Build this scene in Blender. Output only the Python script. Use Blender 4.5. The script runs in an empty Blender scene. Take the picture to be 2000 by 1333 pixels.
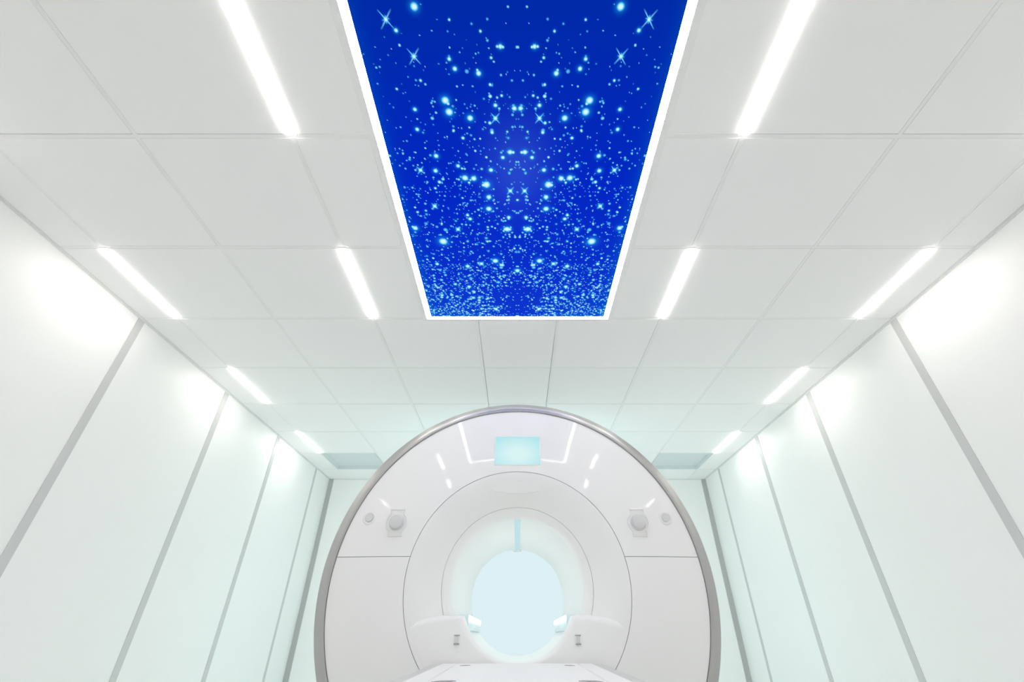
import bpy, bmesh, math
import numpy as np
from math import sin, cos, pi, sqrt, asin, radians
from mathutils import Vector, Matrix

C = bpy.context.scene.collection
S = bpy.context.scene

# ------------------------------------------------------------------ helpers
def lin(c):
    def f(v):
        v /= 255.0
        return v / 12.92 if v <= 0.04045 else ((v + 0.055) / 1.055) ** 2.4
    return (f(c[0]), f(c[1]), f(c[2]), 1.0)

def mat(name, col, rough=0.5, metal=0.0, spec=0.5, bump=0.0, bscale=60.0, var=0.0, coat=0.0):
    m = bpy.data.materials.new(name)
    m.use_nodes = True
    nt = m.node_tree
    b = nt.nodes['Principled BSDF']
    b.inputs['Roughness'].default_value = rough
    b.inputs['Metallic'].default_value = metal
    b.inputs['Specular IOR Level'].default_value = spec
    b.inputs['Coat Weight'].default_value = coat
    b.inputs['Coat Roughness'].default_value = 0.04
    tc = nt.nodes.new('ShaderNodeTexCoord')
    nz = nt.nodes.new('ShaderNodeTexNoise')
    nz.inputs['Scale'].default_value = bscale
    nz.inputs['Detail'].default_value = 3.0
    nt.links.new(tc.outputs['Object'], nz.inputs['Vector'])
    mr = nt.nodes.new('ShaderNodeMapRange')
    mr.inputs['To Min'].default_value = 1.0 - var
    mr.inputs['To Max'].default_value = 1.0 + var
    nt.links.new(nz.outputs['Fac'], mr.inputs['Value'])
    mx = nt.nodes.new('ShaderNodeVectorMath')
    mx.operation = 'SCALE'
    mx.inputs[0].default_value = col[:3]
    nt.links.new(mr.outputs['Result'], mx.inputs['Scale'])
    nt.links.new(mx.outputs['Vector'], b.inputs['Base Color'])
    if bump > 0:
        bp = nt.nodes.new('ShaderNodeBump')
        bp.inputs['Strength'].default_value = bump
        bp.inputs['Distance'].default_value = 0.002
        nt.links.new(nz.outputs['Fac'], bp.inputs['Height'])
        nt.links.new(bp.outputs['Normal'], b.inputs['Normal'])
    return m

def emit(name, col, strength):
    m = bpy.data.materials.new(name)
    m.use_nodes = True
    nt = m.node_tree
    for n in list(nt.nodes):
        if n.type != 'OUTPUT_MATERIAL':
            nt.nodes.remove(n)
    e = nt.nodes.new('ShaderNodeEmission')
    e.inputs['Color'].default_value = col
    e.inputs['Strength'].default_value = strength
    nt.links.new(e.outputs[0], nt.nodes['Material Output'].inputs['Surface'])
    return m

def obj(name, bm, m, parent=None, smooth=None, loc=None, keep=False):
    """link a bmesh (world coordinates) as one mesh object"""
    me = bpy.data.meshes.new(name)
    bmesh.ops.recalc_face_normals(bm, faces=bm.faces) if not keep else None
    bm.to_mesh(me)
    bm.free()
    for mm in (m if isinstance(m, (list, tuple)) else [m]):
        me.materials.append(mm)
    if smooth is not None:
        for p in me.polygons:
            p.use_smooth = True
        me.set_sharp_from_angle(angle=radians(smooth))
    o = bpy.data.objects.new(name, me)
    C.objects.link(o)
    if parent is not None:
        o.parent = parent
        w = Vector((0, 0, 0))
        p = parent
        while p is not None:
            w += p.location
            p = p.parent
        me.transform(Matrix.Translation(-w))
    elif loc is not None:
        me.transform(Matrix.Translation(-Vector(loc)))
        o.location = loc
    return o

def box(bm, x0, x1, y0, y1, z0, z1, mi=0):
    v = [bm.verts.new(p) for p in ((x0, y0, z0), (x1, y0, z0), (x1, y1, z0), (x0, y1, z0),
                                   (x0, y0, z1), (x1, y0, z1), (x1, y1, z1), (x0, y1, z1))]
    for f in ((0, 3, 2, 1), (4, 5, 6, 7), (0, 1, 5, 4), (1, 2, 6, 5), (2, 3, 7, 6), (3, 0, 4, 7)):
        bm.faces.new([v[i] for i in f]).material_index = mi

def bbox(x0, x1, y0, y1, z0, z1, bev=0.0, seg=2):
    bm = bmesh.new()
    box(bm, min(x0, x1), max(x0, x1), min(y0, y1), max(y0, y1), min(z0, z1), max(z0, z1))
    if bev > 0:
        bmesh.ops.bevel(bm, geom=list(bm.edges), offset=bev, segments=seg, profile=0.5, affect='EDGES')
    return bm

def revolve(bm, prof, cz, n=160, a0=0.0, a1=2 * pi, close_profile=False):
    """prof: list of (radius, y); axis along y through (0, *, cz)"""
    full = abs(a1 - a0 - 2 * pi) < 1e-6
    cols = n if full else n + 1
    rows = []
    for r, y in prof:
        rows.append([bm.verts.new((r * cos(a0 + (a1 - a0) * k / n), y, cz + r * sin(a0 + (a1 - a0) * k / n)))
                     for k in range(cols)])
    rng = range(len(prof)) if close_profile else range(len(prof) - 1)
    for i in rng:
        A, B = rows[i], rows[(i + 1) % len(prof)]
        for k in range(n):
            k2 = (k + 1) % cols if full else k + 1
            bm.faces.new((A[k], A[k2], B[k2], B[k]))
    return rows

def grid_surface(bm, fn, nu, nv):
    V = [[bm.verts.new(fn(i / nu, j / nv)) for j in range(nv + 1)] for i in range(nu + 1)]
    for i in range(nu):
        for j in range(nv):
            bm.faces.new((V[i][j], V[i + 1][j], V[i + 1][j + 1], V[i][j + 1]))
    return V

def rim_back(bm, depth):
    """give an open sheet a turned-back edge: extrude boundary along +y"""
    be = [e for e in bm.edges if e.is_boundary]
    r = bmesh.ops.extrude_edge_only(bm, edges=be)
    vs = [g for g in r['geom'] if isinstance(g, bmesh.types.BMVert)]
    bmesh.ops.translate(bm, verts=vs, vec=(0, depth, 0))

def disc_y(bm, cx, cz, prof, n=48):
    """turned solid around an axis parallel to y at (cx, cz): prof list of (radius, y)"""
    rows = []
    for r, y in prof:
        if r < 1e-6:
            rows.append([bm.verts.new((cx, y, cz))])
        else:
            rows.append([bm.verts.new((cx + r * cos(2 * pi * k / n), y, cz + r * sin(2 * pi * k / n))) for k in range(n)])
    for A, B in zip(rows, rows[1:]):
        for k in range(n):
            k2 = (k + 1) % n
            if len(A) == 1:
                bm.faces.new((A[0], B[k], B[k2]))
            elif len(B) == 1:
                bm.faces.new((A[k], B[0], A[k2]))
            else:
                bm.faces.new((A[k], B[k], B[k2], A[k2]))

def tag(o, label, cat, group=None):
    o['label'] = label
    o['category'] = cat
    if group:
        o['group'] = group
    return o

def thing(name, loc, label, cat, group=None):
    o = bpy.data.objects.new(name, None)
    o.empty_display_size = 0.1
    C.objects.link(o)
    o.location = loc
    return tag(o, label, cat, group)

def struct(o):
    o['kind'] = 'structure'
    return o

def copy_thing(src, loc, label):
    c = src.copy()
    C.objects.link(c)
    c.location = loc
    c['label'] = label
    for ch in src.children:
        d = ch.copy()
        C.objects.link(d)
        d.parent = c
        for g in ch.children:
            e = g.copy()
            C.objects.link(e)
            e.parent = d
    return c

# ------------------------------------------------------------------ dimensions (metres)
H = 1.646                    # ceiling above the eye
EYE = 0.80
ZC = EYE + H                 # ceiling height
MOD = 0.60                   # ceiling module
XW = 2.313                   # half width of the room
Y0, Y1 = -2.10, 5.55         # wall behind the camera, far wall
YT = 1.351 * H               # grid line at the far end of the star panel
XL = [0.25, 0.884, 1.496, 2.090]
LAMP = 19.0

# ------------------------------------------------------------------ materials
M = {}
M['wall'] = mat('white_wall_panel', (0.925, 0.922, 0.912), 0.42, bump=0.02, bscale=14, var=0.006, spec=0.35)
M['tile'] = mat('ceiling_tile', (0.925, 0.922, 0.916), 0.75, bump=0.05, bscale=220, var=0.01, spec=0.2)
M['tbar'] = mat('grid_bar_white', (0.885, 0.885, 0.875), 0.5, var=0.005)
M['joint'] = mat('grey_joint_strip', (0.62, 0.62, 0.615), 0.4, var=0.01)
M['corner'] = mat('dark_corner_strip', (0.47, 0.47, 0.465), 0.4, var=0.01)
M['edge'] = mat('ceiling_edge_trim', (0.80, 0.80, 0.795), 0.45, var=0.005)
M['floor'] = mat('pale_vinyl_floor', (0.87, 0.875, 0.87), 0.35, var=0.03, bscale=25)
M['shell'] = mat('gloss_white_cover', (0.90, 0.898, 0.885), 0.05, spec=0.33, var=0.003, bscale=8)
M['satin'] = mat('satin_white_cover', (0.90, 0.898, 0.885), 0.30, spec=0.35, var=0.003, bscale=8)
M['silver'] = mat('satin_silver', (0.50, 0.495, 0.49), 0.37, metal=0.85, var=0.01, bscale=90)
M['gap'] = mat('grey_gap', (0.22, 0.22, 0.22), 0.7)
M['knob'] = mat('pale_grey_plastic', (0.70, 0.70, 0.695), 0.35, var=0.004)
M['grey'] = mat('mid_grey_plastic', (0.34, 0.34, 0.34), 0.5, var=0.01)
M['rimgrey'] = mat('table_edge_grey', (0.60, 0.61, 0.60), 0.45, var=0.005)
M['table'] = mat('table_white', (0.86, 0.86, 0.85), 0.5, var=0.004, bscale=12)
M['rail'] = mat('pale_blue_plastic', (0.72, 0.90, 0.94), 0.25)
M['vent'] = mat('blue_grey_vent', (0.72, 0.765, 0.77), 0.6, var=0.01)
M['housing'] = mat('lamp_housing_white', (0.78, 0.78, 0.77), 0.4)
M['lamp'] = emit('led_diffuser', (1.0, 0.95, 0.90, 1), LAMP)
M['frame_lamp'] = emit('led_frame', (1.0, 0.965, 0.91, 1), 18.0)
M['back'] = emit('added_pale_blue_glow', lin((219, 238, 244)), 0.95)
M['rear'] = emit('added_rear_glow', (0.62, 0.93, 0.94, 1), 8.0)
M['side'] = emit('added_side_glow', (0.92, 0.97, 0.88, 1), 6.0)
M['bore_led'] = emit('bore_blue_led', lin((194, 226, 232)), 0.93)
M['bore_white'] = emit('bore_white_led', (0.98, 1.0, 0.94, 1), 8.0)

# display picture: soft pale cyan, paler in the lower middle
def screen_material():
    m = emit('display_glow', (1, 1, 1, 1), 0.95)
    nt = m.node_tree
    e = [n for n in nt.nodes if n.type == 'EMISSION'][0]
    tc = nt.nodes.new('ShaderNodeTexCoord')
    mp = nt.nodes.new('ShaderNodeMapping')
    mp.inputs['Location'].default_value = (-0.5, 0.0, -0.38)
    mp.inputs['Scale'].default_value = (1.0, 0.0, 1.0)
    gr = nt.nodes.new('ShaderNodeTexGradient')
    gr.gradient_type = 'SPHERICAL'
    mp2 = nt.nodes.new('ShaderNodeVectorMath')
    mp2.operation = 'SCALE'
    mp2.inputs['Scale'].default_value = 1.5
    cr = nt.nodes.new('ShaderNodeValToRGB')
    cr.color_ramp.elements[0].color = lin((180, 230, 236))
    cr.color_ramp.elements[1].color = lin((216, 242, 242))
    cr.color_ramp.elements[1].position = 0.75
    nt.links.new(tc.outputs['Generated'], mp.inputs['Vector'])
    nt.links.new(mp.outputs[0], mp2.inputs[0])
    nt.links.new(mp2.outputs[0], gr.inputs[0])
    nt.links.new(gr.outputs['Fac'], cr.inputs[0])
    nt.links.new(cr.outputs[0], e.inputs['Color'])
    return m
M['screen'] = screen_material()

# ------------------------------------------------------------------ room shell
bm = bbox(-XW - 0.1, XW + 0.1, Y0 - 0.1, Y1 + 0.1, -0.1, 0.0)
struct(obj('floor', bm, M['floor']))
struct(obj('wall_left', bbox(-XW - 0.1, -XW, Y0 - 0.1, Y1 + 0.1, 0, ZC + 0.12), M['wall']))
struct(obj('wall_right', bbox(XW, XW + 0.1, Y0 - 0.1, Y1 + 0.1, 0, ZC + 0.12), M['wall']))
struct(obj('wall_back', bbox(-XW, XW, Y1, Y1 + 0.1, 0, ZC + 0.12), M['wall']))
struct(obj('wall_front', bbox(-XW, XW, Y0 - 0.1, Y0, 0, ZC + 0.12), M['wall']))

# suspended ceiling: lay-in tiles with a slightly set-back grid between them
ylines = [YT + 0.60 * k for k in range(-6, 5)] + [5.16]
ylines = [y for y in ylines if Y0 + 0.05 < y < Y1 - 0.05]
TX0, TX1 = -0.585, 0.585            # opening of the star panel
TYN, TYF = YT - 3 * MOD, YT + 0.022
VENT = (1.52, 2.066, 4.60, 5.10)
g = 0.010                            # half width of a grid bar
xcells = []
full = sorted([-x for x in XL] + XL)
xs = [-XW + 0.016] + full + [XW - 0.016]
ys = [Y0] + ylines + [Y1 - 0.004]
bm = bmesh.new()
holes = []
for i in range(len(xs) - 1):
    for j in range(len(ys) - 1):
        x0 = xs[i] + (g if i > 0 else 0.001)
        x1 = xs[i + 1] - (g if i < len(xs) - 2 else 0.001)
        y0 = ys[j] + (g if j > 0 else 0.0)
        y1 = ys[j + 1] - (g if j < len(ys) - 2 else 0.0)
        cy = 0.5 * (y0 + y1)
        if TYN < cy < TYF:           # beside and over the star panel
            if x0 > TX0 and x1 < TX1:
                continue
            if x0 < TX0 < x1:
                x1 = TX0
            if x0 < TX1 < x1:
                x0 = TX1
        if 4.6 < cy < 5.16 and 1.496 < abs(0.5 * (x0 + x1)) < 2.09:
            continue                 # the vent panels
        box(bm, x0, x1, y0, y1, ZC, ZC + 0.018)
ceil = struct(obj('ceiling', bm, M['tile']))
bm = bmesh.new()
zb, zt, sl = ZC + 0.0022, ZC + 0.006, 0.0032     # bars leave a hairline slot along one side
def bar(x0, x1, y0, y1, along_x):
    if TYN < 0.5 * (y0 + y1) < TYF or (along_x and TYN - 0.02 < y0 < TYF):
        segs = [(x0, min(x1, TX0)), (max(x0, TX1), x1)] if along_x else ([(x0, x1)] if (x1 < TX0 or x0 > TX1) else [])
    else:
        segs = [(x0, x1)]
    for a, b_ in segs:
        if b_ - a > 0.005:
            box(bm, a, b_, y0, y1, zb, zt)
for y in ylines:
    bar(-XW, XW, y - g + sl, y + g, True)
yb = [Y0] + ylines + [Y1]
for x in full:
    for y0, y1 in zip(yb, yb[1:]):
        a, b_ = (x - g, x + g - sl) if x < 0 else (x - g + sl, x + g)
        bar(a, b_, y0 + g, y1 - g + sl, False)
obj('ceiling_grid', bm, M['tbar'], ceil)
struct(obj('ceiling_slab', bbox(-XW - 0.1, XW + 0.1, Y0 - 0.1, Y1 + 0.1, ZC + 0.12, ZC + 0.2), M['wall']))

# wall-edge trims, panel joints, corner strips
n = 0
def trim(bm, m):
    global n
    n += 1
    return struct(obj('trim_%d' % n, bm, m))
for s in (-1, 1):
    b = bmesh.new()
    xa, xb = sorted((s * XW, s * (XW - 0.016)))
    box(b, xa, xb, Y0, Y1, ZC - 0.002, ZC + 0.003)
    xa, xb = sorted((s * XW, s * (XW - 0.004)))
    box(b, xa, xb, Y0, Y1, ZC - 0.009, ZC - 0.002)
    trim(b, M['edge'])
    for d, w in ((0.77, 0.05), (1.361, 0.05), (1.957, 0.055), (2.524, 0.055), (3.12, 0.04), (0.18, 0.05), (-0.41, 0.05), (-1.0, 0.05)):
        xa, xb = sorted((s * XW, s * (XW - 0.003)))
        trim(bbox(xa, xb, d * H * 0.997 - w / 2, d * H * 0.997 + w / 2, 0.0, ZC - 0.009), M['joint'])
    xa, xb = sorted((s * XW, s * (XW - 0.055)))
    trim(bbox(xa, xb, Y1 - 0.006, Y1, 0.0, ZC - 0.002), M['corner'])
trim(bbox(-XW + 0.055, XW - 0.055, Y1 - 0.006, Y1, ZC - 0.012, ZC + 0.003), M['edge'])

# ------------------------------------------------------------------ strip lights
def make_strip(label):
    t = thing('strip_light', (0, 0, ZC), label, 'light', 'white strip lights in the ceiling')
    obj('housing', bbox(-0.0215, 0.0215, -0.298, 0.298, ZC - 0.0005, ZC + 0.05, 0.001, 1), M['housing'], t)
    obj('diffuser', bbox(-0.0185, 0.0185, -0.290, 0.290, ZC - 0.007, ZC - 0.0005, 0.002, 2), M['lamp'], t, smooth=40)
    return t
m0 = YT - 0.3
spots = []
for s, side in ((-1, 'left'), (1, 'right')):
    rel = 'left' if s < 0 else 'right'
    spots += [
        (s * XL[1], m0 - 2 * MOD, 'white strip light cut by the top edge of the photo, %s of the starry panel' % rel),
        (s * XL[1], m0, 'white strip light level with the far end of the starry panel, on its %s' % rel),
        (s * XL[3], m0, 'nearest and longest white strip light running along the %s wall' % rel),
        (s * XL[3], m0 + 2 * MOD, 'middle one of the three white strip lights along the %s wall' % rel),
        (s * XL[3], m0 + 4 * MOD, 'short farthest white strip light along the %s wall, by the vent panel' % rel),
        (s * XL[1], m0 - 4 * MOD, 'white strip light overhead behind the camera, %s of the centre' % rel),
        (s * XL[3], m0 - 2 * MOD, 'white strip light beside the %s wall, level with the near end of the starry panel' % rel),
        (s * XL[3], m0 - 4 * MOD, 'white strip light beside the %s wall behind the camera' % rel),
    ]
first = None
for x, y, lab in spots:
    if first is None:
        first = make_strip(lab)
        first.location = (x, y, ZC)
    else:
        copy_thing(first, (x, y, ZC), lab)

# ------------------------------------------------------------------ vent panels at the far end of the ceiling
def make_vent(label):
    t = thing('ceiling_vent', (0, 0, ZC), label, 'vent', 'vent panels at the far end of the ceiling')
    b = bmesh.new()
    x0, x1, y0, y1 = -0.283, 0.283, -0.276, 0.268
    w = 0.012
    box(b, x0, x1, y0, y0 + w, ZC + 0.001, ZC + 0.06)
    box(b, x0, x1, y1 - w, y1, ZC - 0.006, ZC + 0.06)
    box(b, x0, x0 + w, y0 + w, y1 - w, ZC + 0.001, ZC + 0.06)
    box(b, x1 - w, x1, y0 + w, y1 - w, ZC + 0.001, ZC + 0.06)
    obj('frame', b, M['vent'], t)
    obj('panel', bbox(x0 + w, x1 - w, y0 + w, y1 - w, ZC + 0.030, ZC + 0.038), M['vent'], t)
    return t
v = make_vent('blue-grey sunken vent panel in the ceiling, left of the scanner')
v.location = (-1.793, 4.885, ZC)
copy_thing(v, (1.793, 4.885, ZC), 'blue-grey sunken vent panel in the ceiling, right of the scanner')

# ------------------------------------------------------------------ starry sky panel
def panel_xy(px, py):                # where a mark lies on the panel (measured against the ceiling plane)
    p = radians(33.6)
    xx, yy = (px - 1012.5) / 878.0, (666.5 - py) / 878.0
    f, u = cos(p) - yy * sin(p), sin(p) + yy * cos(p)
    return abs(H * xx / u), H * f / u, H / u / 878.0

sky = thing('star_ceiling_panel', (0, YT - 1.5 * MOD, ZC),
            'deep blue illuminated panel printed with stars, in the middle of the ceiling', 'ceiling panel')
PX = 0.528
PYN, PYF = TYN + 0.055, YT - 0.006
nxh, ny = 215, 520
xr = np.linspace(-PX, PX, 2 * nxh + 1)
tt = np.linspace(0, 1, ny + 1)
yr = PYN + (PYF - PYN) * (0.72 * tt + 0.28 * tt * tt)
Xg, Yg = np.meshgrid(np.abs(xr), yr)
def srgb(c):
    return np.array(lin(c)[:3])
base = np.zeros(Xg.shape + (3,))
tv = ((Yg - PYN) / (PYF - PYN))[..., None]
c0, c1, c2 = srgb((0, 42, 162)), srgb((3, 38, 194)), srgb((14, 52, 204))
base = np.where(tv < 0.45, c0 + (c1 - c0) * tv / 0.45, c1 + (c2 - c1) * (tv - 0.45) / 0.55)
# paler nebula down the middle, teal towards the printed rim
neb = np.exp(-(Xg / 0.13) ** 2 - ((Yg - 1.18) / 0.20) ** 2)[..., None] * 0.30
base = base + neb * (srgb((70, 110, 225)) - base)
edge = np.exp(-(PX - Xg) / 0.022)[..., None] * 0.55 + np.exp(-(PYF - Yg) / 0.10)[..., None] * 0.40 * np.clip(Xg / 0.4, 0, 1)[..., None]
edge = np.clip(edge * (0.25 + 0.75 * tv), 0, 0.8)
base = base + edge * (srgb((0, 110, 195)) - base)
core = np.zeros(Xg.shape)
glow = np.zeros(Xg.shape)
def dab(x, y, r, gl=0.0, amp=1.0):
    R = max(r * 4.4, 0.03 * gl * 3)
    j0, j1 = np.searchsorted(yr, y - R), np.searchsorted(yr, y + R)
    for sx in ((1, -1) if x > 1e-4 else (1,)):
        i0, i1 = np.searchsorted(xr, sx * x - R), np.searchsorted(xr, sx * x + R)
        if j1 <= j0 or i1 <= i0:
            continue
        d = np.sqrt((xr[None, i0:i1] - sx * x) ** 2 + (yr[j0:j1, None] - y) ** 2)
        w = np.clip(1.7 - d / r, 0, 1) * amp
        core[j0:j1, i0:i1] = np.maximum(core[j0:j1, i0:i1], w)
        if gl > 0:
            q = gl * np.exp(-(d / (r * 2.0)) ** 2)
            glow[j0:j1, i0:i1] = np.maximum(glow[j0:j1, i0:i1], q)
BIG = [(810.5, 14, 5), (775, 60.5, 2.6), (879, 39.5, 1.6), (940, 62, 1.8), (979, 92, 3), (984, 93, 1.8), (879, 116.5, 2.5), (890, 135.5, 3),
       (936.5, 144.5, 3.4), (934, 138, 1.6), (961, 114, 1.8), (871.4, 197.4, 5), (879, 220, 5), (877, 204, 2), (920, 232, 4), (812, 215, 2.6), (1006.5, 213, 3.2),
       (969.4, 207, 2.6), (958.5, 241.5, 2.2), (959, 166.6, 1.9), (816.5, 254, 2.6), (963, 260, 2.4), (906, 271, 2.2), (853.5, 306, 3.2),
       (998, 298.5, 3.4), (1004, 299, 2.2), (984, 309, 2.6), (823, 158.5, 1.8), (776.5, 175, 1.6), (981.6, 188, 1.8), (852.4, 335, 3), (860, 357, 2.3),
       (896.4, 325.4, 2.6), (910, 349, 4.2), (927, 350, 3.8), (951.8, 362, 5), (946, 363, 2.4), (956.6, 386.4, 3.4), (956.6, 409.4, 3.8), (960.7, 333.5, 3),
       (920, 429, 2.6), (915, 421.6, 2.2), (995.5, 426, 2.6), (992.3, 449, 4.2), (997, 449.5, 2.6), (988, 449, 2), (812.7, 447, 3.6), (808, 444.5, 1.8), (867.5, 473, 5.6),
       (969.3, 511, 4), (980, 519, 2), (915.3, 521.5, 3), (1012.5, 530, 3.4), (1012.5, 392, 1.8), (918, 561.5, 2.6), (937.7, 587.7, 2.2), (938, 583, 1.8),
       (954.5, 584, 1.8), (865, 578, 2.2), (954, 473, 1.8), (852, 369, 1.8), (918, 358, 1.8), (973, 92, 1.8), (898, 352, 1.5)]
for px, py, r in BIG:
    x, y, k = panel_xy(px, py)
    dab(x, y, r * k * 0.95, 0.9 if r > 2.4 else 0.5)
def sparkle(px, py, L):
    x, y, k = panel_xy(px, py)
    dab(x, y, 2.6 * k, 0.9)
    l, th = L * k, 0.75 * k
    for ang, f in ((52, 1.0), (128, 0.95), (12, 0.35), (90, 0.35)):
        a = radians(ang)
        for sx in (1, -1):
            j0, j1 = np.searchsorted(yr, y - 1.4 * l), np.searchsorted(yr, y + 1.4 * l)
            i0, i1 = np.searchsorted(xr, sx * x - 1.4 * l), np.searchsorted(xr, sx * x + 1.4 * l)
            dx = sx * (xr[None, i0:i1] - sx * x)
            dy = (yr[j0:j1, None] - y)
            u = dx * cos(a) + dy * sin(a)
            v = -dx * sin(a) + dy * cos(a)
            w = np.clip(1.25 - np.abs(v) / (th * 1.2), 0, 1) * np.clip(1.15 - np.abs(u) / (l * 1.15 * f), 0, 1) ** 0.7
            core[j0:j1, i0:i1] = np.maximum(core[j0:j1, i0:i1], w * 0.9)
for a in ((755, 39, 17), (810, 111.6, 15), (969.4, 232.4, 11), (823, 333.8, 9), (998.5, 374.3, 9), (850.8, 404, 7), (896.4, 449.4, 6), (942.3, 516.6, 6), (970.7, 605, 5)):
    sparkle(*a)
rng = np.random.default_rng(11)
for k in range(1850):
    t = rng.random() ** 0.52
    if k > 1500:
        t = 0.72 + 0.28 * rng.random() ** 0.6
    y = PYN + (PYF - PYN) * t
    x = rng.random() * (PX - 0.006)
    if t > 0.85 and x < 0.14 and rng.random() < 0.6:
        continue
    r = (0.0012 + 0.0026 * rng.random() ** 3) * (0.8 + 0.6 * t)
    a = 0.32 + 0.68 * rng.random() ** (1.3 if t < 0.8 else 0.7)
    if rng.random() < 0.05:
        r *= 1.6
    dab(x, y, r, 0.45 * (rng.random() < 0.25), a)
cg, cs = srgb((30, 150, 240)), srgb((214, 246, 255))
cm = srgb((96, 210, 250))
glow, core = glow[..., None], core[..., None]
colr = base + glow * 0.8 * (cg - base)
colr = np.where(core < 0.5, colr + core * 2 * (cm - colr), cm + (core - 0.5) * 2 * (cs - cm))
nx = 2 * nxh + 1
verts = np.stack([np.broadcast_to(xr, (ny + 1, nx)), np.broadcast_to(yr[:, None] - (YT - 1.5 * MOD), (ny + 1, nx)),
                  np.full((ny + 1, nx), 0.004)], -1).reshape(-1, 3)
idx = np.arange((ny + 1) * nx).reshape(ny + 1, nx)
faces = np.stack([idx[:-1, :-1], idx[1:, :-1], idx[1:, 1:], idx[:-1, 1:]], -1).reshape(-1, 4)
me = bpy.data.meshes.new('star_picture')
me.vertices.add(len(verts))
me.vertices.foreach_set('co', verts.ravel())
me.loops.add(faces.size)
me.loops.foreach_set('vertex_index', faces.ravel().astype(np.int32))
me.polygons.add(len(faces))
me.polygons.foreach_set('loop_start', np.arange(0, faces.size, 4, dtype=np.int32))
me.update(calc_edges=True)
at = me.color_attributes.new('print', 'FLOAT_COLOR', 'POINT')
rgba = np.concatenate([np.clip(colr, 0, 1), np.ones(colr.shape[:2] + (1,))], -1).astype(np.float32)
at.data.foreach_set('color', rgba.ravel())
mm = emit('backlit_star_print', (0, 0, 0, 1), 0.95)
an = mm.node_tree.nodes.new('ShaderNodeAttribute')
an.attribute_name = 'print'
mm.node_tree.links.new(an.outputs['Color'], [q for q in mm.node_tree.nodes if q.type == 'EMISSION'][0].inputs['Color'])
me.materials.append(mm)
pic = bpy.data.objects.new('star_picture', me)
C.objects.link(pic)
pic.parent = sky
fr = bmesh.new()                      # glowing border
zb, zt = ZC - 0.002, ZC + 0.02
box(fr, -PX - 0.028, -PX, TYN + 0.027, YT + 0.006, zb, zt)
box(fr, PX, PX + 0.028, TYN + 0.027, YT + 0.006, zb, zt)
box(fr, -PX, PX, YT - 0.012, YT + 0.006, zb, zt)
box(fr, -PX, PX, TYN + 0.027, TYN + 0.055, zb, zt)
obj('glowing_border', fr, M['frame_lamp'], sky)
fr = bmesh.new()
zb, zt = ZC - 0.004, ZC + 0.03
o_, i_ = 0.583, PX + 0.0285
box(fr, -o_, -i_, TYN + 0.001, TYF - 0.001, zb, zt)
box(fr, i_, o_, TYN + 0.001, TYF - 0.001, zb, zt)
box(fr, -i_, i_, YT + 0.0065, TYF - 0.001, zb, zt)
box(fr, -i_, i_, TYN + 0.001, TYN + 0.0265, zb, zt)
obj('frame', fr, M['tbar'], sky)
obj('backing', bbox(-PX, PX, PYN, PYF, ZC + 0.022, ZC + 0.04), M['housing'], sky)

# ------------------------------------------------------------------ scanner
D = 2.50
CZ = EYE + 0.0905 * D          # bore axis height
sc = thing('mri_scanner', (0, D + 0.55, 0), 'big round white scanner with silver rim and lit bore, at the end of the room', 'medical scanner')
R_IN, R_FACE, R_OUT = 0.557, 0.929, 0.983
YR = 3.60
def face_y(r):
    k = max(0.0, r - 0.575)
    return D + 0.174 * k * k
def face_pt(x, z):
    return face_y(sqrt(x * x + (z - CZ) ** 2))

# outer silver ring, rounded
bm = bmesh.new()
ye = face_y(R_FACE)
prof = [(R_FACE + 0.0022, ye + 0.03), (R_FACE + 0.0022, ye - 0.004), (R_FACE + 0.004, ye - 0.007), (R_FACE + 0.009, ye - 0.0085)]
prof += [(R_FACE + 0.009 + 0.035 * t, ye - 0.0085 + 0.012 * t * t) for t in (0.25, 0.5, 0.75, 1.0)]
prof += [(R_OUT - 0.010 + 0.010 * sin(a), ye + 0.0135 - 0.010 * cos(a)) for a in (0.45, 0.75, 1.05, 1.35, pi / 2)]
prof += [(R_OUT, ye + 0.12), (R_OUT - 0.02, ye + 0.13)]
revolve(bm, prof, CZ, 220)
obj('rim_ring', bm, M['silver'], sc, smooth=35)

# white body behind the ring
bm = bmesh.new()
revolve(bm, [(R_OUT - 0.02, ye + 0.13), (0.93, ye + 0.2), (0.93, YR - 0.12), (0.90, YR - 0.03), (0.80, YR), (0.36, YR), (0.335, YR - 0.01), (0.33, YR - 0.06)], CZ, 160)
obj('housing', bm, M['satin'], sc, smooth=35)
# grey carrier seen in the gaps between the covers
bm = bmesh.new()
revolve(bm, [(R_FACE + 0.002, ye + 0.02), (R_IN + 0.02, D + 0.014), (R_IN - 0.03, D + 0.014)], CZ, 160)
obj('inner_frame', bm, M['gap'], sc, smooth=60)

ZS = 1.150                     # joint between the upper and the side covers
def cover(fn_lo, fn_hi, nu):
    b = bmesh.new()
    nr = 22
    def f(u, v):
        r = R_IN + 0.0008 + (R_FACE - R_IN - 0.0008) * v
        a0, a1 = fn_lo(r), fn_hi(r)
        a = a0 + (a1 - a0) * u
        return (r * cos(a), face_y(r), CZ + r * sin(a))
    grid_surface(b, f, nu, nr)
    rim_back(b, 0.012)
    return b
aU = lambda r: asin((ZS + 0.0012 - CZ) / r)
aL = lambda r: asin((ZS - 0.0012 - CZ) / r)
obj('upper_cover', cover(aU, lambda r: pi - aU(r), 150), M['shell'], sc, smooth=35)
obj('side_cover', cover(lambda r: pi - aL(r), lambda r: 1.5 * pi - 0.002, 110), M['shell'], sc, smooth=35)
obj('side_cover', cover(lambda r: -0.5 * pi + 0.002, aL, 110), M['shell'], sc, smooth=35)

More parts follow.
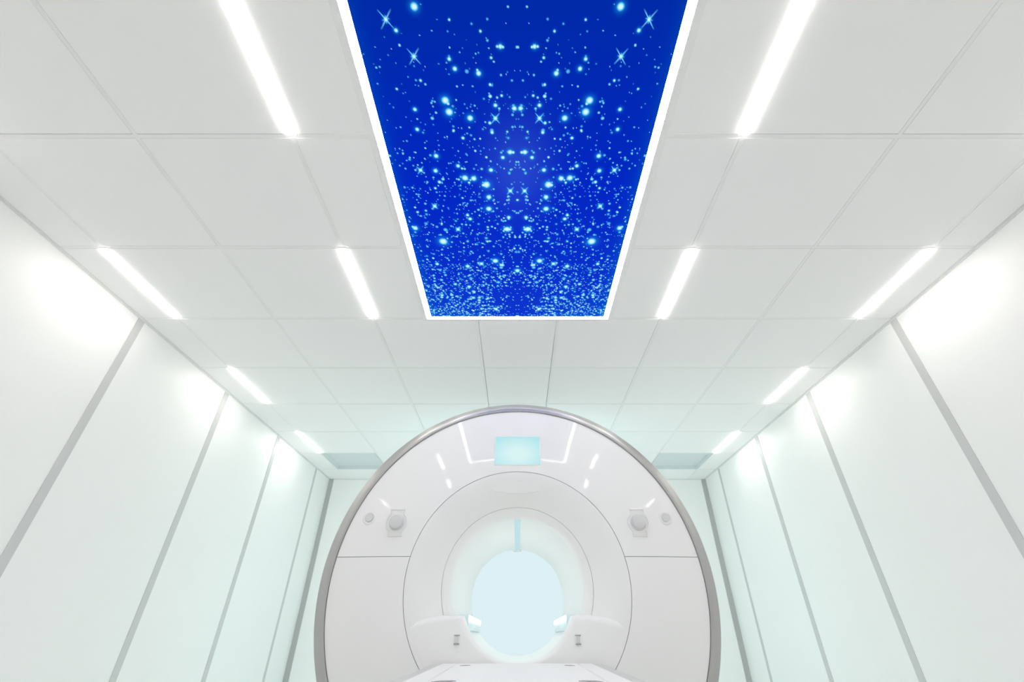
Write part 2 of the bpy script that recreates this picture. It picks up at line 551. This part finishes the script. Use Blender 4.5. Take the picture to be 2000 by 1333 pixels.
# funnel, lip and bore
def fun_y(r):
    t = (R_IN - 0.0012 - r) / (R_IN - 0.0012 - 0.387)
    return D + 0.003 + 0.095 * max(0, t) ** 1.7
bm = bmesh.new()
rows = [R_IN - 0.0012 - (R_IN - 0.0012 - 0.387) * k / 24 for k in range(25)]
revolve(bm, [(R_IN - 0.0012, D + 0.02)] + [(r, fun_y(r)) for r in rows] + [(0.387, D + 0.11)], CZ, 180)
obj('funnel', bm, M['satin'], sc, smooth=40)
bm = bmesh.new()
revolve(bm, [(0.3865, D + 0.13), (0.3855, D + 0.099), (0.370, D + 0.106), (0.352, D + 0.125), (0.343, D + 0.150), (0.340, D + 0.17)], CZ, 160)
obj('bore_lip', bm, M['satin'], sc, smooth=50)
bm = bmesh.new()
revolve(bm, [(0.340, D + 0.17), (0.326, D + 0.6), (0.312, D + 1.03), (0.318, D + 1.045), (0.330, D + 1.05)], CZ, 160)
obj('bore_tube', bm, M['satin'], sc, smooth=50)

# lower insert that closes the funnel under the bore opening
IC, IR = EYE + 0.0755 * 2.55, 0.283
def insert_pt(u, v):
    a_o0, a_i0 = pi + radians(17.0), pi + radians(19.5)
    ao = a_o0 + (2 * pi - radians(17.0) - a_o0) * u
    ai = a_i0 + (2 * pi - radians(19.5) - a_i0) * u
    xo, zo = 0.550 * cos(ao), CZ + 0.550 * sin(ao)
    xi, zi = IR * cos(ai), IC + IR * sin(ai)
    x, z = xo + (xi - xo) * v, zo + (zi - zo) * v
    # upper edges arch up a little
    e = max(0.0, 1 - 14 * min(u, 1 - u))
    z += 0.012 * e * sin(pi * v)
    y = D + 0.0045 + 0.030 * v ** 1.6
    if v > 0.93:
        y += 0.02 * ((v - 0.93) / 0.07) ** 2
    y += 0.022 * max(0.0, 1 - 45 * min(u, 1 - u)) ** 2
    return (x, y, z)
bm = bmesh.new()
grid_surface(bm, insert_pt, 120, 40)
rim_back(bm, 0.13)
obj('funnel_insert', bm, M['satin'], sc, smooth=50)

# brow under the display
bm = bmesh.new()
def brow(u, v):
    x = -0.150 + 0.300 * u
    q = 1 - (2 * u - 1) ** 2
    r_top = 0.520
    zt_ = CZ + sqrt(r_top ** 2 - x * x)
    zb_ = CZ + 0.452 + 0.012 * (2 * u - 1) ** 2 - 0.004 * q
    z = zt_ + (zb_ - zt_) * v
    r = sqrt(x * x + (z - CZ) ** 2)
    return (x, fun_y(r) + 0.003 - 0.018 * q * v ** 1.2, z)
Vg = grid_surface(bm, brow, 40, 10)
rim_back(bm, 0.02)
obj('brow', bm, M['satin'], sc, smooth=40)

# light line along the crown of the bore, with its end clip
bm = bmesh.new()
box(bm, -0.0165, 0.0165, D + 0.172, D + 1.02, CZ + 0.3, CZ + 0.305)
for v_ in bm.verts:
    k = (v_.co.y - D - 0.17) / 0.86
    v_.co.z += 0.033 - 0.028 * k
obj('bore_light', bm, M['bore_led'], sc)
bm = bbox(-0.03, 0.03, D + 1.015, D + 1.035, CZ + 0.297, CZ + 0.318, 0.006, 2)
obj('light_clip', bm, M['table'], sc, smooth=40)

# side rails in the bore with a lit upper edge
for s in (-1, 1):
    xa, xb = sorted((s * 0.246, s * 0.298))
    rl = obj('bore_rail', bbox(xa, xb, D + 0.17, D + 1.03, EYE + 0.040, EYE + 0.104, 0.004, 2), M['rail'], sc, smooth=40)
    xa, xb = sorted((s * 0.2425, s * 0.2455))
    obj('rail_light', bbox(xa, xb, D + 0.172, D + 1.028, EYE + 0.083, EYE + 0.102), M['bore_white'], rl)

# display
yd = face_pt(0, 1.70)
di = obj('display', bbox(-0.1325, 0.1325, D + 0.002, D + 0.03, 1.617, 1.792, 0.004, 2), M['shell'], sc, smooth=40)
di.data.transform(Matrix.Translation((0, -0.004, 0)))
bm = bmesh.new()
grid_surface(bm, lambda u, v: (-0.1285 + 0.257 * u, D - 0.0026, 1.621 + 0.167 * v), 1, 1)
obj('screen', bm, M['screen'], di)

# knobs with their recessed plates, buttons with their rings, small switches
for s in (-1, 1):
    kx, kz = s * 0.636, EYE + 0.2055 * D
    ky = face_pt(kx, kz)
    # bottle-shaped plate outline
    b = bmesh.new()
    out = []
    rp, hw_, hh = 0.057, 0.037, 0.070
    a_c = math.acos(hw_ / rp)
    for k in range(25):
        a = -a_c + 2 * a_c * k / 24
        out.append((rp * cos(a), rp * sin(a)))
    out.append((hw_, hh))
    out.append((-hw_, hh))
    for k in range(25):
        a = pi - a_c + 2 * a_c * k / 24
        out.append((rp * cos(a), rp * sin(a)))
    out.append((-hw_, -hh))
    out.append((hw_, -hh))
    lay = []
    for sc_, yo in ((1.0, 0.004), (1.0, -0.005), (0.955, -0.0075), (0.90, -0.0065), (0.88, -0.002)):
        lay.append([b.verts.new((kx + px * sc_, ky + yo, kz + pz * sc_)) for px, pz in out])
    for A, B in zip(lay, lay[1:]):
        for k in range(len(out)):
            b.faces.new((A[k], A[(k + 1) % len(out)], B[(k + 1) % len(out)], B[k]))
    b.faces.new(lay[-1])
    pl = obj('knob_plate', b, M['shell'], sc, smooth=40)
    b = bmesh.new()
    disc_y(b, kx, kz, [(0.040, ky - 0.001), (0.040, ky - 0.006), (0.036, ky - 0.008), (0.0350, ky - 0.026), (0.033, ky - 0.030), (0.028, ky - 0.032), (0, ky - 0.0325)])
    obj('knob', b, M['knob'], pl, smooth=35)
    bx_, bz_ = s * 0.786, EYE + 0.2148 * D
    by_ = face_pt(bx_, bz_)
    b = bmesh.new()
    disc_y(b, bx_, bz_, [(0.036, by_ + 0.004), (0.035, by_ - 0.002), (0.029, by_ - 0.007), (0.025, by_ - 0.006), (0.022, by_ - 0.001), (0, by_ - 0.001)])
    pb = obj('button_ring', b, M['shell'], sc, smooth=35)
    b = bmesh.new()
    disc_y(b, bx_, bz_, [(0.0185, by_ - 0.001), (0.0185, by_ - 0.006), (0.016, by_ - 0.009), (0, by_ - 0.010)])
    obj('push_button', b, M['knob'], pb, smooth=35)
    sx, sz = s * 0.283, EYE - 0.001
    yi = D + 0.020
    sw = obj('switch_plate', bbox(sx - 0.014, sx + 0.014, yi - 0.004, yi + 0.02, sz - 0.020, sz + 0.020, 0.003, 2), M['shell'], sc, smooth=40)
    obj('rocker', bbox(sx - 0.0095, sx + 0.0095, yi - 0.0065, yi + 0.004, sz - 0.0125, sz + 0.0125, 0.0015, 1), M['knob'], sw, smooth=40)
    for q in (-1, 1):
        obj('switch_bar', bbox(sx - 0.013, sx + 0.013, yi - 0.0062, yi + 0.004, sz + q * 0.0172 - 0.0022, sz + q * 0.0172 + 0.0022), M['grey'], sw)
# glowing ring added out of view behind the scanner, tints the far end cyan
bm = bmesh.new()
revolve(bm, [(0.84, YR - 0.018), (0.838, YR + 0.012), (0.762, YR + 0.022), (0.76, YR + 0.002)], CZ, 120)
obj('added_rear_ring', bm, M['rear'], sc, smooth=40)
# glowing arcs added unseen on the body flanks to brighten walls and far corners
for a0 in (-50, 160):
    bm = bmesh.new()
    revolve(bm, [(0.925, D + 0.72), (0.938, D + 0.725), (0.938, D + 0.795), (0.925, D + 0.80)], CZ, 50, radians(a0), radians(a0 + 70))
    obj('added_side_arc', bm, M['side'], sc, smooth=40)
# plinth
obj('plinth', bbox(-0.62, 0.62, D + 0.22, D + 1.0, 0.0, 0.32, 0.02, 2), M['satin'], sc, smooth=40)

# ------------------------------------------------------------------ patient table
ZT = EYE - 0.0900
tb = thing('patient_table', (0, 1.45, 0), 'long flat white patient table running up to the scanner opening', 'table')
TA, TB = 0.50, 2.485
def hw(y):
    return 0.282 + (0.335 - 0.282) * max(0.0, min(1.0, (y - 1.1) / (2.48 - 1.1)))
def plank(xa, xb, z0, z1, bev):
    """plank between two side lines xa(y), xb(y)"""
    b = bmesh.new()
    ysn = [TA + (TB - TA) * k / 24 for k in range(25)]
    R = []
    for y in ysn:
        a, c = xa(y), xb(y)
        R.append([b.verts.new(p) for p in ((a, y, z0), (c, y, z0), (c, y, z1 - bev), (c - bev, y, z1), (a + bev, y, z1), (a, y, z1 - bev))])
    for A, B in zip(R, R[1:]):
        for k in range(6):
            b.faces.new((A[k], A[(k + 1) % 6], B[(k + 1) % 6], B[k]))
    b.faces.new(R[0])
    b.faces.new(R[-1])
    return b
obj('tabletop', plank(lambda y: -hw(y) + 0.066, lambda y: hw(y) - 0.066, ZT - 0.03, ZT, 0.002), M['table'], tb, smooth=30)
for s in (-1, 1):
    f1 = lambda y: min(s * (hw(y) - 0.063), s * hw(y))
    f2 = lambda y: max(s * (hw(y) - 0.063), s * hw(y))
    obj('side_board', plank(f1, f2, ZT - 0.03, ZT, 0.002), M['table'], tb, smooth=30)
    b = bmesh.new()
    ysn = [TA + (TB - TA) * k / 24 for k in range(25)]
    R = []
    for y in ysn:
        w = hw(y)
        R.append([b.verts.new((s * px, y, pz)) for px, pz in ((w + 0.0005, ZT - 0.004), (w + 0.048, ZT - 0.005), (w + 0.054, ZT - 0.010), (w + 0.050, ZT - 0.060), (w - 0.01, ZT - 0.085), (w - 0.01, ZT - 0.031), (w + 0.0005, ZT - 0.03))])
    for A, B in zip(R, R[1:]):
        for k in range(7):
            b.faces.new((A[k], A[(k + 1) % 7], B[(k + 1) % 7], B[k]))
    b.faces.new(R[0])
    b.faces.new(R[-1])
    obj('edge_rail', b, M['rimgrey'], tb, smooth=40)
    for y, x, w in ((2.29, 0.2150, 0.020), (1.445, 0.188, 0.030)):
        b = bmesh.new()
        pts = [(-w, -0.022), (w * 0.2, -0.022), (w, 0.004), (w * 0.6, 0.022), (-w * 0.4, 0.020)]
        lo = [b.verts.new((s * (x - px), y + py, ZT - 0.004)) for px, py in pts]
        hi = [b.verts.new((s * (x - px), y + py, ZT + 0.0012)) for px, py in pts]
        b.faces.new(lo)
        b.faces.new(hi)
        for k in range(5):
            b.faces.new((lo[k], lo[(k + 1) % 5], hi[(k + 1) % 5], hi[k]))
        obj('strap_slot', b, M['grey'], tb)
obj('under_tray', bbox(-0.235, 0.235, TA + 0.03, TB - 0.03, ZT - 0.12, ZT - 0.031, 0.01, 2), M['satin'], tb, smooth=40)
obj('pedestal', bbox(-0.20, 0.20, 1.35, 2.25, 0.06, ZT - 0.12, 0.03, 3), M['satin'], tb, smooth=40)
obj('foot_plate', bbox(-0.27, 0.27, 1.2, 2.35, 0.0, 0.06, 0.015, 2), M['knob'], tb, smooth=40)

# ------------------------------------------------------------------ glow panel added behind the scanner
bw = thing('added_glow_panel', (0, Y1, 1.15), 'pale blue glow panel added on the back wall, seen through the scanner bore', 'added glow panel')
obj('diffuser', bbox(-0.72, 0.72, Y1 - 0.03, Y1 - 0.02, 0.45, 1.95), M['back'], bw)  # emissive sheet stands in for the cyan-lit back wall
obj('frame', bbox(-0.75, 0.75, Y1 - 0.02, Y1, 0.42, 1.98), M['housing'], bw)

# ------------------------------------------------------------------ camera, world, view
cam = bpy.data.cameras.new('camera')
co = bpy.data.objects.new('camera', cam)
C.objects.link(co)
co.location = (0, 0, EYE)
co.rotation_euler = (radians(90 + 33.6), 0, 0)
cam.sensor_width = 36
cam.sensor_fit = 'HORIZONTAL'
cam.lens = 36 * 878 / 2000
cam.shift_x = -0.0053
cam.clip_start = 0.02
S.camera = co
w = bpy.data.worlds.new('world')
w.use_nodes = True
w.node_tree.nodes['Background'].inputs['Color'].default_value = (0.8, 0.85, 0.9, 1)
w.node_tree.nodes['Background'].inputs['Strength'].default_value = 0.2
S.world = w
vs = S.view_settings
vs.view_transform = 'Standard'
vs.look = 'None'
vs.gamma = 1.0
vs.exposure = 0.10
vs.use_curve_mapping = False
S.cycles.max_bounces = 24
S.cycles.diffuse_bounces = 16
S.cycles.glossy_bounces = 6
